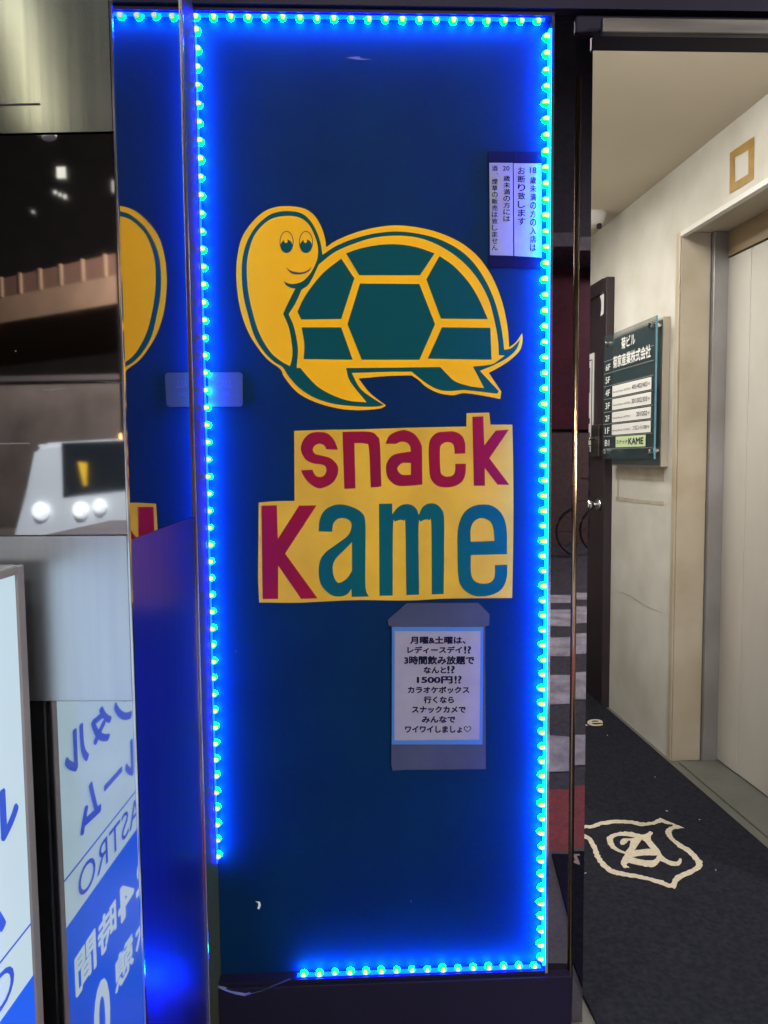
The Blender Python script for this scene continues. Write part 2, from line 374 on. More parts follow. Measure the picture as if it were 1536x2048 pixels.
plate = paint('name_block', [[(270, 142, c), (450, 136), (620, 134), (900, 125), (1214, 118, c), (1215, 45, c), (1339, 42, c), (1346, 108, c), (1466, 108, c), (1470, 300), (1472, 560), (1470, 800), (1465, 1058, c), (1100, 1062), (900, 1072), (600, 1070), (300, 1084), (78, 1083, c), (72, 950), (73, 800), (75, 535, c), (170, 528), (272, 526, c)]], PANEL, .0005, M['pale_yellow'], t, c2)
L = {}
L['s'] = [[(510, 245, c), (447, 243, c), (435, 222), (410, 212), (385, 222), (372, 245), (385, 268), (420, 278), (465, 290), (500, 320), (512, 355), (500, 400), (470, 435), (410, 457), (360, 435), (325, 395), (307, 358, c), (370, 355, c), (385, 385), (410, 395), (435, 385), (447, 360), (440, 335), (415, 325), (375, 320), (335, 300), (310, 260), (308, 225), (325, 185), (360, 155), (410, 148), (455, 158), (490, 195)]]
L['n'] = [[(535, 148, c), (600, 146), (690, 148), (725, 172), (740, 215), (748, 445, c), (730, 450), (690, 452, c), (680, 240), (660, 212), (600, 208, c), (606, 457, c), (545, 460, c)]]
L['a'] = [[(770, 213, c), (795, 165), (850, 140), (890, 140), (935, 165), (966, 215), (971, 260), (973, 436, c), (900, 443), (840, 443), (800, 420), (778, 385), (775, 330), (795, 290), (830, 268), (910, 255, c), (905, 225), (885, 205), (855, 202), (828, 213, c)], [(910, 318, c), (865, 318), (842, 335), (835, 350), (845, 370), (865, 383), (910, 383, c)]]
L['c'] = [[(1150, 268, c), (1147, 230), (1135, 210), (1110, 203), (1085, 212), (1070, 240), (1072, 360), (1085, 385), (1110, 393), (1140, 385), (1152, 360), (1153, 323, c), (1212, 322, c), (1208, 380), (1190, 420), (1150, 445), (1100, 452), (1050, 440), (1018, 400), (1010, 330), (1008, 230), (1022, 180), (1055, 152), (1100, 146), (1150, 146), (1190, 170), (1207, 210), (1208, 266, c)]]
L['k'] = [[(1247, 65, c), (1307, 62, c), (1312, 222, c), (1375, 140, c), (1447, 135, c), (1340, 292, c), (1450, 438, c), (1385, 437, c), (1315, 345, c), (1316, 443, c), (1255, 443, c)]]
L['K'] = [[(90, 552, c), (175, 550, c), (180, 735, c), (297, 552, c), (393, 550, c), (220, 815, c), (398, 1060, c), (308, 1063, c), (182, 880, c), (182, 1063, c), (97, 1064, c)]]
L['A'] = [[(404, 693, c), (410, 630), (435, 580), (480, 552), (530, 545), (590, 560), (640, 590), (660, 640), (661, 800), (660, 960), (665, 1020), (680, 1050, c), (585, 1052, c), (584, 1008, c), (560, 1038), (520, 1050), (470, 1040), (420, 990), (405, 930), (410, 860), (440, 810), (500, 765), (565, 715), (585, 665), (575, 635), (545, 620), (510, 624), (485, 650), (478, 695, c)], [(587, 752, c), (540, 800), (500, 840), (482, 880), (485, 930), (500, 965), (520, 975), (560, 950), (587, 910, c)]]
L['m'] = [[(735, 542, c), (808, 540, c), (808, 600, c), (835, 565), (870, 545), (910, 547), (940, 570), (953, 603, c), (975, 560), (1010, 540), (1050, 545), (1080, 575), (1092, 625), (1092, 800), (1090, 1036, c), (1025, 1038, c), (1022, 660), (1010, 632), (990, 628), (965, 640), (952, 665), (955, 1040, c), (885, 1042, c), (880, 665), (870, 635), (850, 630), (825, 640), (812, 665), (810, 1045, c), (738, 1046, c)]]
L['e'] = [[(1437, 818, c), (1238, 823, c), (1240, 920), (1255, 960), (1285, 977), (1330, 978), (1360, 960), (1370, 930), (1370, 878, c), (1438, 875, c), (1437, 940), (1415, 1000), (1370, 1035), (1300, 1050), (1240, 1040), (1190, 1000), (1170, 940), (1165, 800), (1168, 680), (1195, 600), (1240, 560), (1300, 545), (1360, 555), (1410, 600), (1435, 680)], [(1368, 745, c), (1238, 750, c), (1238, 680), (1255, 640), (1285, 622), (1310, 622), (1345, 640), (1362, 680)]]
for k in 'snackKAme':
    paint('letter', L[k], PANEL, .0010, M['crimson'] if k in 'snackK' else M['teal2'], plate, c2)
# a paint chip and a scratch low down / high up
c7 = lambda u, v: (400+u*360/1536, 1600+v*360/1536)
paint('paint_chip', [[(472, 862, c), (512, 868, c), (518, 900), (505, 932, c), (490, 925, c), (498, 885)]], PANEL, .0005, M['white'], t, c7)

for lp in ([(690, 116, c), (716, 113), (722, 117, c), (745, 119, c), (720, 120), (705, 118)], [(1012, 466, c), (1016, 466, c), (1017, 473, c), (1012, 472, c)], [(470, 1300, c), (473, 1302, c), (472, 1306, c)], [(820, 1800, c), (824, 1801, c), (822, 1806, c)]):
    paint('scratch', [lp], PANEL, .0005, M['scuff'], t)
# ---- frame lips round the panel (the strips are stuck to their inner sides)
LIP = .027
t = thing('panel_frame', 'dark metal frame round the navy turtle panel, the lights stuck inside', 'frame', (0, D, 0))
obj('top_lip', bx(W0, xl, xrp+.006, D-LIP, D+.04, zt, zt+.008), M['header'], t)
obj('side_lip', bx(W0, xrp, xrp+.006, D-LIP, D+.04, zb-.008, zt), M['chrome'], t)
obj('bottom_lip', bx(W0, xl, xrp, D-LIP, D+.04, zb-.008, zb), M['header'], t)
# jamb on the recess side: from the chrome bead to the panel
yj = REVEAL.hit(381, 700).y
obj('jamb', bx(W0, XR-.01, XR+.002, yj, D+.04, 0, zt+.02), M['jamb'], t)
obj('bead', bx(W0, XR-.01, XR+.004, yj-.006, yj-.0005, 0, 2.6, bev=.001), M['chrome'], t)

# ================================================================== LED STRIPS
def led_mesh(axis):
    """one LED: a small pale core in a swollen glowing dome that stands for its halo, looking along axis"""
    bm = bmesh.new(); a = Vector(axis)
    side = Vector((0, 1, 0)); up = a.cross(side)
    def dome(rad, flat, mi, lift):
        n, mseg = 12, 5; rows = []
        for i in range(mseg+1):
            th = (math.pi/2)*i/mseg
            rows.append([bm.verts.new(a*(lift+rad*flat*math.sin(th))+(side*math.cos(2*math.pi*k/n)+up*math.sin(2*math.pi*k/n))*rad*max(math.cos(th), .02)) for k in range(n)])
        for i in range(mseg):
            for k in range(n):
                bm.faces.new((rows[i][k], rows[i][(k+1) % n], rows[i+1][(k+1) % n], rows[i+1][k])).material_index = mi
    dome(.0092, 1.12, 0, 0)
    # core: a bump standing proud of the dome on the side seen from the street
    n = 10; cc = a*.0045-side*.0072
    bmesh.ops.create_uvsphere(bm, u_segments=10, v_segments=6, radius=.0042, matrix=Matrix.Translation(cc))
    for f in bm.faces:
        if (f.calc_center_median()-cc).length < .0043: f.material_index = 1
    for f in bm.faces:
        if f.material_index == 0 and f.calc_center_median().y > .0008: f.material_index = 2
    bmesh.ops.recalc_face_normals(bm, faces=bm.faces)
    me = bpy.data.meshes.new('led'); bm.to_mesh(me); bm.free()
    me.materials.append(M['led_halo']); me.materials.append(M['led_core']); me.materials.append(M['led_back'])
    for p in me.polygons: p.use_smooth = True
    return me
STRIPY = D-.015
def strip(label, p0, p1, axis, n, long=1.0, tape='led_tape'):
    p0, p1 = Vector(p0), Vector(p1); ax = Vector(axis)
    t = thing('light_strip', label, 'light strip', p0, 'blue light strips round the turtle panel')
    d = (p1-p0).normalized()
    bm = bmesh.new(); e = d*.015
    a = [p0-e, p1+e]
    q = [(-.006, 0), (.006, 0), (.006, .002), (-.006, .002)]
    va = [bm.verts.new(a[0]+Vector((0, s, 0))+ax*o) for s, o in q]; vb = [bm.verts.new(a[1]+Vector((0, s, 0))+ax*o) for s, o in q]
    bm.faces.new(va); bm.faces.new(vb[::-1])
    for i in range(4): bm.faces.new((va[i], va[(i+1) % 4], vb[(i+1) % 4], vb[i]))
    obj('tape', bm, M[tape], t)
    me = led_mesh(axis); first = None
    for i in range(n):
        o = bpy.data.objects.new('led', me) if first is None else first.copy()
        first = first or o
        COL.objects.link(o); o.parent = t
        f = i/(n-1)
        o.location = (p1-p0)*f+ax*.002+Vector((0, random.uniform(-.0012, .0012), 0))
        k = random.uniform(.86, 1.08); o.scale = (k*long, k, random.uniform(.86, 1.08)); o.rotation_euler.rotate_axis('Z' if abs(ax.z) > .5 else 'Z', random.uniform(-.15, .15))
    return t
PS = PANEL.moved(.015)
zl0 = PS.hit(430, 1710).z; zl1 = PS.hit(387, 62).z; zr1 = PS.hit(1087, 75).z; zr0 = PS.hit(1083, 1915).z
xb0 = PS.hit(608, 1952).x; xb1 = PS.hit(1068, 1938).x; xt0 = PS.hit(392, 36).x; xt1 = PS.hit(1075, 42).x
strip('left upright strip of green and blue lights ending above the bottom corner', (XR+.003, STRIPY, zl0), (XR+.003, STRIPY, zl1), (1, 0, 0), 49)
strip('top level strip of green and blue lights under the dark header', (xt0, STRIPY, zt-.001), (xt1, STRIPY, zt-.001), (0, 0, -1), 21)
strip('right upright strip of closely set green lights beside the dark granite pillar', (xrp-.001, STRIPY, zr0), (xrp-.001, STRIPY, zr1), (-1, 0, 0), 62, 1.45, 'led_tape_bright')
strip('short bottom strip of green and blue lights starting part way along the plinth', (xb0, STRIPY, zb+.001), (xb1, STRIPY, zb+.001), (0, 0, 1), 16)
# loose end of wire at the left strip, drooping film at the bottom
def wire_path(pts, pl): return [pl.hit(*c7(*p)) for p in pts]
bm = bmesh.new(); tube(bm, wire_path([(125, 470), (130, 590), (118, 690), (97, 770), (90, 860), (105, 900), (122, 925)], PANEL.moved(.016)), .0014, 6)
tag(obj('loose_wire', bm, M['wire'], base=PANEL.hit(430, 1735), smooth=True), 'thin clear wire hanging below the end of the left light strip', 'wire')
bm = bmesh.new()
up = wire_path([(125, 1575), (230, 1600), (330, 1615), (400, 1625), (440, 1640), (520, 1620), (620, 1580), (770, 1520)], PANEL.moved(.03))
dn = wire_path([(130, 1590), (220, 1632), (310, 1660), (380, 1672), (440, 1655), (525, 1632), (635, 1588), (775, 1532)], PANEL.moved(.038))
va = [bm.verts.new(p) for p in up]; vb = [bm.verts.new(p) for p in dn]
for i in range(len(va)-1): bm.faces.new((va[i], va[i+1], vb[i+1], vb[i]))
r_ = bmesh.ops.solidify(bm, geom=bm.faces[:], thickness=.0012)
tag(obj('peeling_film', bm, M['wire'], base=up[3]), 'crumpled clear film peeling off below the panel bottom left corner', 'film')

# ================================================================== NOTICES ON THE PANEL
c3 = lambda u, v: (760+u*240/1328, 1190+v*240/1328)
def sheet(name, pts, pl, off, th, m, parent=None, cv=None, base=None, bev=0):
    q = [pl.uv(*(cv(*p[:2]) if cv else p[:2])) for p in pts]
    bm = bmesh.new(); prism(bm, [pl.at(u, v, off) for u, v in q], pl.n*th)
    return obj(name, bm, m, parent, base)
t = thing('notice_poster', 'laminated white notice with blue border and hand lettering below the word Kame', 'poster', PANEL.hit(875, 1480))
sheet('laminate', [(85, 270), (295, 88), (1085, 85), (1210, 210), (1205, 330), (1160, 345), (1168, 1920), (280, 1928), (140, 1935), (125, 1880), (128, 345), (90, 330)], PANEL, .0024, .0012, M['film'], t, c3)
sheet('border', [(135, 350), (1140, 350), (1130, 1645), (130, 1645)], PANEL, .0038, .0006, M['poster_blue'], t, c3)
sheet('paper', [(162, 395), (1108, 395), (1095, 1590), (158, 1600)], PANEL, .0046, .0006, M['paper'], t, c3)
B = .042
write('lettering', [("月曜&土曜は、", 330, 945, 450, 535, B), ("レディースデイ", 300, 905, 560, 640, B), ("3時間飲み放題で", 265, 1040, 665, 762, B), ("なんと", 480, 730, 785, 860, B), ("1500円", 405, 800, 890, 972, B), ("カラオケボックス", 305, 985, 1003, 1080, B), ("行くなら", 480, 815, 1110, 1190, B), ("スナックカメで", 350, 945, 1220, 1297, B), ("みんなで", 460, 830, 1330, 1405, B), ("ワイワイしましょ", 275, 905, 1437, 1515, B),
                    ("!?", 925, 1005, 558, 642, .03), ("!?", 740, 825, 775, 860, .03), ("!?", 820, 900, 885, 972, .03)], PANEL, .0056, M['ink_blue'], t, c3)
paint('heart', [[(962, 1510, c), (925, 1475), (930, 1448), (948, 1442), (963, 1456, c), (980, 1442), (1000, 1450), (1003, 1475)], [(962, 1500, c), (934, 1473), (937, 1454), (949, 1450), (963, 1465, c), (979, 1450), (993, 1455), (994, 1474)]], PANEL, .0056, M['ink_blue'], t, c3)

c4 = lambda u, v: (950+u*160/1170, 280+v*160/1170)
def column(txt, x0, x1, y0, y1):
    n = len(txt); h = (y1-y0)/n; out = []
    for i, ch in enumerate(txt):
        if len(ch) == 0 or ch == ' ': continue
        a, b = y0+h*i+.08*h, y0+h*(i+1)-.08*h
        if ch in '、': out.append((ch, x1-18, x1+8, a+.1*h, a+.35*h)); continue
        out.append((ch, x0, x1, a, b, .012))
    return out
def age_notice(label, paper, tape_t, tape_b, items):
    t = thing('age_notice', label, 'notice', PANEL.hit(*c4(paper[2][0], paper[2][1])), 'age notices taped on the panel')
    sheet('top_tape', tape_t, PANEL, .0024, .0008, M['dark_tape'], t, c4)
    sheet('bottom_tape', tape_b, PANEL, .0024, .0008, M['dark_tape'], t, c4)
    sheet('paper', paper, PANEL, .0034, .0008, M['paper'], t, c4)
    write('lettering', items, PANEL, .0046, M['ink_blue'], t, c4)
age_notice('left age notice, white strip with two columns beginning 20', [(205, 345), (546, 347), (553, 1700), (215, 1690)], [(190, 175), (592, 178), (592, 343), (190, 340)], [(195, 1692), (592, 1705), (592, 1870), (200, 1868)],
           column("酒、煙草の販売は致しません", 240, 325, 378, 1630)+[("20", 400, 497, 392, 460, .012)]+column("歳未満の方には", 408, 508, 525, 1210))
age_notice('right age notice, white strip beginning 18 and lit by the light strip', [(560, 352), (962, 355), (966, 1725), (570, 1702)], [(596, 178), (962, 180), (962, 350), (596, 345)], [(598, 1706), (962, 1727), (962, 1890), (598, 1885)],
           column("お断り致します", 620, 728, 400, 1260)+[("18", 795, 890, 410, 497, .012)]+column("歳未満の方の入店は", 798, 888, 540, 1645))

c5 = lambda u, v: (320+u*180/1536, 720+v*180/1536)
def rounded(x0, y0, x1, y1, r, n=5):
    out = []
    for cx, cy, a in ((x1-r, y0+r, -90), (x1-r, y1-r, 0), (x0+r, y1-r, 90), (x0+r, y0+r, 180)):
        for i in range(n): out.append((cx+r*math.cos(R(a+90*i/(n-1))), cy+r*math.sin(R(a+90*i/(n-1)))))
    return out
t = thing('call_plate', 'small clear plastic plate with faint CALL lettering beside the left lights', 'plate', PANEL.hit(450, 812))
sheet('plate', rounded(825, 215, 1412, 795, 60), PANEL, .0006, .004, M['plastic'], t, c5)
write('lettering', [("CALL", 955, 1230, 345, 470, .0), ("PUSH", 980, 1180, 540, 620, .0)], PANEL, .0050, mat('faint_ink', (.06, .06, .25), .5), t, c5)

# ================================================================== FRAME AROUND: plinth, header, left pillar, right pillar
PX = PANEL.hit(1182, 700).x                                # right pillar's corridor corner
t = thing('plinth', 'dark purple plinth under the turtle panel', 'plinth', (0, D, 0))
obj('plinth_face', bx(W0, XR+.001, PANEL.hit(1136, 1900).x, D-.034, D+.12, 0, zb-.010, bev=.002), M['header'], t)
HPL = PANEL.moved(.05); zh = HPL.hit(1300, 34).z; zs = HPL.hit(1300, 66).z; ze = PANEL.moved(-.05).hit(1300, 104).z
t = thing('entrance_header', 'dark header beam over the panel and the entrance, with a steel trim', 'beam', (0, D, zt))
obj('beam', bx(W0, XR, 3.2, D-.035, D+.09, zt+.010, 2.9), M['header'], t)
obj('steel_trim', bx(W0, HPL.hit(1205, 50).x, 3.2, D-.05, D-.035, zs, zh, bev=.003), M['steel_trim'], t)
obj('soffit', bx(W0, PX-.045, 3.2, D-.02, D+.05, ze, zt+.009, bev=.003), M['header'], t)

t = thing('mirror_pillar', 'mirror polished side of the pillar standing out left of the panel', 'pillar', (XR, YF, 0))
zrv = REVEAL.hit(300, 1066).z; 
for nm, za, zc, mm in (('polished_side', zrv+.0008, 2.9, 'mirror'), ('satin_side', 0, zrv, 'satin_side')):
    bm = bmesh.new()
    prism(bm, [Vector((XR, YF, za)), Vector((XR, yj-.008, za)), Vector((XR-.3, yj-.008, za)), Vector((XR-.3, YF+.035, za)), Vector((XR-.004, YF+.03, za))], Vector((0, 0, zc-za)))
    obj(nm, bm, M[mm], t)
obj('corner_edge', bx(LF, -.0025, .0012, -.003, .004, 0, 2.9, bev=.0008), M['chrome'], t)

gl = PANEL.hit(1096, 700).x; g1 = PANEL.hit(1142, 700).x; g2 = PANEL.hit(1155, 700).x
t = thing('granite_pillar', 'dark polished granite pillar with a bronze strip right of the panel', 'pillar', (gl, D, 0))
zgt = PANEL.hit(1120, 45).z
bm = bmesh.new(); prism(bm, [Vector((gl, D-.010, 0)), Vector((g1+.002, D-.012, 0)), Vector((g1+.002, D+.2, 0)), Vector((gl, D+.2, 0))], Vector((0, 0, zt+.009)))
obj('granite_slab', bm, M['granite'], t)
bm = bmesh.new(); prism(bm, [Vector((g1+.0022, D-.010, 0)), Vector((PX-.006, D-.0098, 0)), Vector((PX-.006, D+.30, 0)), Vector((g1+.0022, D+.30, 0))], Vector((0, 0, ze+.3)))
obj('granite_slab', bm, M['granite'], t)
zbt = PANEL.hit(1148, 160).z
bm = bmesh.new(); gm = (g1+g2)/2; tube(bm, [Vector((gm, D-.011, .01)), Vector((gm, D-.011, zbt))], (g2-g1)/2-.0006, 20)
obj('bronze_strip', bm, M['brass'], t, smooth=True)

# ================================================================== STEEL WALL ON THE LEFT
def lz(y, x=120): return LEFT.hit(x, y).z
t = thing('steel_wall', 'wall of stacked brushed steel, dark glass and mirror plates left of the pillar', 'wall', LF.pt(-.4, 0, 0))
z1, z2, z3 = lz(266), lz(1071, 150), lz(1402, 200)
obj('brushed_plate', bx(LF, -1.3, -.004, 0, .028, z1+.001, 2.9), M['brushed'], t)
obj('dark_glass', bx(LF, -1.3, -.004, .003, .028, z2+.001, z1-.001), M['dark_glass'], t)
obj('satin_plate', bx(LF, -1.3, -.004, 0, .028, z3+.0005, z2-.001), M['brushed2'], t)
obj('mirror_plate', bx(LF, -1.3, -.004, .001, .028, 0, z3-.0005), M['mirror_plate'], t)
obj('seam', bx(LF, -1.3, LEFT.uv(80, 207)[0], -.0010, -.0001, lz(209, 40)-.0012, lz(209, 40)+.0010), M['gap'], t)
DG = LEFT.moved(-.003)
for lp in ([(78, 781, c), (100, 778), (134, 776, c), (134, 779, c), (100, 781)], [(0, 886, c), (62, 885, c), (60, 888, c), (0, 889, c)], [(185, 763, c), (245, 764, c), (245, 765.5, c)], [(100, 617, c), (120, 616, c), (120, 618, c)], [(30, 700, c), (34, 702, c), (31, 704, c)]):
    paint('scratch', [lp], DG, .0004, M['haze_scratch'], t)

# ================================================================== LIGHTBOX SIGN (stands on the ground, seen edge-on and mirrored)
# the mirrored face starts at pixel x=112, the real far end at x=40
def sign_geo():
    best = None
    for i in range(1, 400):
        lat = -.01*i/4-.05                               # sign face, measured along the steel wall from the pillar edge
        pl = Plane(LF.pt(lat, 0, 0), lr, nl)
        q = pl.hit(40, 1300); d_real = (q-LF.pt(lat, 0, 0)).dot(nl)
        q2 = pl.hit(112, 1500); d_ref = (q2-LF.pt(lat, 0, 0)).dot(nl)
        e = abs(d_real+d_ref)
        if best is None or e < best[0]: best = (e, lat, d_real, d_ref)
    return best
_, SLAT, SD, SDR = sign_geo()
print("SIGN", SLAT, SD, SDR, "YF", YF, "XR", XR, "WLAT", WLAT, "z", zb, zt)
SFACE = Plane(LF.pt(SLAT, 0, 0), lr, nl)                    # u = depth from the steel wall (negative = towards the street)
def su(x, y):                                              # mirrored pixel -> (u, z) on the real face
    u, v = SFACE.uv(x, y); return (-u, v)
ztop = SFACE.uv(18, 1152)[1]; zl_top = SFACE.uv(30, 1132)[1]
t = thing('lightbox_sign', 'lit white and blue lightbox sign standing at the left, seen edge on', 'sign', LF.pt(SLAT-.08, -.4, 0))
SW = .62; u1 = -SDR; u0 = u1-SW
FRM = .018
SB = .10
S = Frame(LF.pt(SLAT, 0, 0), lr, nl)
obj('case', bx(S, -.16, -.004, u0-FRM, u1+FRM, SB-FRM, zl_top, bev=.004), M['sign_frame'], t)
bm = bmesh.new()
box(bm, S, -.004, .004, u1, u1+FRM, SB-FRM, zl_top, bev=.002); box(bm, S, -.004, .004, u0-FRM, u0, SB-FRM, zl_top, bev=.002)
box(bm, S, -.004, .0038, u0, u1, ztop, zl_top-.0005); box(bm, S, -.004, .0038, u0, u1, SB-FRM, SB)
obj('frame', bm, M['sign_frame'], t)
zline = su(121.7, 1771)[1]; zblue = su(124.4, 1868)[1]
face = obj('lit_face', bx(S, -.003, 0, u0, u1, SB, ztop), M['sign_face'], t)
obj('blue_field', bx(S, 0, .0008, u0, u1, SB, zblue), M['sign_blue'], face)
obj('rule', bx(S, 0, .0008, u0, u1, zline-.0012, zline+.0012), M['sign_ink'], face)
for sx in (-.15, -.03):
    for uu in (u0+.05, u1-.05):
        bm = bmesh.new(); disc(bm, S.pt(sx, uu, 0), (0, 0, 1), .02, .02, SB-FRM, 12); obj('foot', bm, M['rubber'], t)
def z4(u, v): return (u*420/1536, 1488+v*420/1536)
def sign_text(s, right_px, left_px, ztop_, zbot, bold, m, name='lettering', off=.0016):
    """characters read from the street end to the wall end; pixels are those of the mirrored image"""
    ua = su(*left_px)[0]; ub = su(*right_px)[0]           # ua: street end
    me = text_uv(s, (ua, zbot), (ub, zbot), (ua, ztop_), bold)
    onto(me, SFACE, off); return link_mesh(name, me, m, face)
def zz(u, v): return su(*z4(u, v))[1]
# rows (tops and bottoms measured on one character each)
A_t, A_b = zline-.012, zblue+.014
uO = su(*z4(560, 1000))[0]; uA = su(*z4(1005, 560))[0]
me = text_uv("ASTRO", (uA-.012, A_b), (uO, A_b), (uA-.012, A_t), .0); onto(me, SFACE, .0016); link_mesh('lettering', me, M['sign_ink'], face)
r1t, r1b = su(*(0+560*.2734, 1000+1655*.2734))[1], su(*(520*.2734, 1000+2015*.2734))[1]
uL = su(460*.2734, 1530)[0]; uLr = su(640*.2734, 1500)[0]; wch = uL-uLr
print("row1", r1t, r1b, "char", wch, 'zblue', zblue, 'zline', zline, 'ztop', ztop, 'u', u0, u1)
wch = max(wch, .05)
def row(s, u_end, wc, gap, zt_, zb_, m, bold, off=.0016, name='lettering'):
    ms = []
    for i, ch in enumerate(reversed(s)):
        b = u_end-i*(wc+gap); a = b-wc
        hh = zt_-zb_
        ta, tb = (zt_, zb_) if ch != 'ー' else (zb_+hh*.58, zb_+hh*.42)
        ms.append(text_uv(ch, (a, tb), (b, tb), (a, ta), bold))
    me = join_meshes(ms); onto(me, SFACE, off); return link_mesh(name, me, m, face)
row("レンタル", uL, wch, wch*.12, r1t, r1b, M['sign_ink'], .04)
r2t, r2b = zz(650, 285), zz(580, 690)
uM = su(*z4(572, 600))[0]; uMr = su(*z4(732, 480))[0]
row("ルーム", uM, uM-uMr, (uM-uMr)*.15, r2t, r2b, M['sign_ink'], .04)
r3t, r3b = zz(615, 1455), zz(545, 1880)
uK = su(*z4(533, 1650))[0]; uKr = su(*z4(692, 1500))[0]; wk = uK-uKr
row("24時間", uK, wk, wk*.10, r3t, r3b, M['sign_white'], .03)
r4t, r4b = zz(895, 1480), zz(835, 1855)
uH = su(*z4(828, 1700))[0]; uHr = su(*z4(968, 1500))[0]; wh = uH-uHr
row("休憩", uH, wh, wh*.1, r4t, r4b, M['sign_white'], .03)
r5t = zz(725, 1740); u5 = su(*z4(668, 1900))[0]; u5r = su(*z4(792, 1850))[0]
row("0", u5, u5-u5r, .012, r5t, r5t-.14, M['sign_white'], .03)

# ================================================================== CORRIDOR
def cwd(x, y=915): return CWALL.uv(x, y)[0]                 # depth of a wall pixel
CEIL = CWALL.uv(1358, 330)[1]
CEIL = (CWALL.uv(1181, 475)[1]+CWALL.uv(1536, 187)[1])/2
dj = cwd(1350, 1000)                                      # near corner of the lift recess... far jamb
dfar = 6.2
zl_head = CWALL.uv(1358, 467)[1]
print("corr", WLAT, CEIL, dj, zl_head)
bm = bmesh.new(); box(bm, CF, .2, 3.2, D+.10, dfar, CEIL, CEIL+.1)
structure(obj('corridor_ceiling', bm, M['ceil']))
ELEV = Plane(cr*(FLOOR.hit(1437, 1525).dot(cr)), -cr, cdir)
ELAT = FLOOR.hit(1437, 1525).dot(cr)
t = thing('corridor_wall', 'off white stained corridor wall with a lift recess beyond the entrance', 'wall', CF.pt(WLAT, dj, 0))
obj('plaster', bx(CF, WLAT, WLAT+.12, dj, dfar, .0, CEIL), M['wall'], t)
obj('upper_wall', bx(CF, WLAT, WLAT+.12, 1.6, dj, zl_head, CEIL), M['wall'], t)
obj('recess_lip', bx(CF, WLAT-.004, WLAT+.02, 1.6, dj-.001, zl_head-.018, zl_head), M['lip'], t)
ml = WLAT+(ELAT-WLAT)*.66
obj('marble_return', bx(CF, WLAT+.001, ml, dj-.014, dj-.001, 0, zl_head-.002, bev=.001), M['marble'], t)
obj('recess_soffit', bx(CF, WLAT+.001, ELAT+.1, 1.6, dj-.001, zl_head-.001, zl_head+.03), M['marble'], t)
# marble strip and stains on the plaster beside the recess
obj('marble_edge', bx(CF, WLAT-.006, WLAT, dj-.012, dj+.02, 0, zl_head, bev=.002), M['marble'], t)
c6 = lambda u, v: (1080+u*456/1536, 500+v*456/1536)
paint('stain', [[(512, 1470, c), (835, 1470, c), (838, 1560, c), (512, 1545, c)]], CWALL, .0012, M['stain'], t, c6)
paint('stain', [[(512, 1660, c), (700, 1685), (835, 1695, c), (835, 1722, c), (700, 1708), (512, 1692, c)]], CWALL, .0012, M['stain'], t, c6)
paint('stain', [[(522, 1545, c), (532, 1545, c), (532, 1662, c), (522, 1660, c)]], CWALL, .0012, M['stain'], t, c6)
c6b = lambda u, v: (1080+u*456/1536, 1000+v*456/1536)
paint('crack', [[(500, 612, c), (600, 640), (720, 715), (860, 775, c), (720, 721), (600, 646)]], CWALL, .0008, M['stain'], t, c6b)
for lp in ([(970, 1795, c), (978, 1798, c), (979, 1808, c), (971, 1806, c)], [(1052, 1495, c), (1062, 1498, c), (1060, 1506, c), (1053, 1506, c)]):
    pass
obj('far_wall', bx(CF, .2, 3.2, dfar, dfar+.1, 0, CEIL), M['wall'], t)
obj('near_wall', bx(CF, .30, .38, 2.02, dfar, 0, CEIL), M['wall'], t)

c_m = lambda u, v: (1080+u*456/1536, 500+v*456/1536)
t = thing('lift', 'pale beige lift door in its steel jamb set back in the corridor wall', 'lift', CF.pt(ELAT, 2.6, 0))
zd = ELEV.uv(1451, 519)[1]
dd = ELEV.uv(1440, 1000)[0]
obj('door_leaf', bx(CF, ELAT, ELAT+.05, ELEV.uv(1490, 1000)[0], dd-.004, .012, zd-.003), M['lift'], t)
obj('door_leaf', bx(CF, ELAT+.002, ELAT+.052, 1.6, ELEV.uv(1490, 1000)[0]-.001, .012, zd-.003), M['lift'], t)
obj('door_gap', bx(CF, ELAT+.03, ELAT+.06, 1.6, dd+.004, 0, zd+.01), M['gap'], t)
obj('jamb', bx(CF, ml+.003, ELAT+.02, dj-.035, dj-.002, 0, zl_head-.002, bev=.002), M['lift_jamb'], t)
obj('transom', bx(CF, ELAT-.004, ELAT+.06, 1.6, dj-.037, zd+.004, zl_head-.002), M['transom'], t)
obj('sill', bx(CF, WLAT+.02, ELAT+.06, 1.6, dj-.036, 0, .006), M['floor_in'], t)

tag(paint('tape_square', [[(1282, 1030, c), (1448, 918, c), (1443, 1205, c), (1280, 1308, c)], [(1315, 1060, c), (1408, 1008, c), (1407, 1172, c), (1317, 1228, c)]], CWALL, .002, M['gold_tape'], None, lambda u, v: (1080+u*456/1536, v*456/1536), CWALL.hit(1485, 330)),
    'hollow square of gold brown tape on the wall above the lift', 'tape')

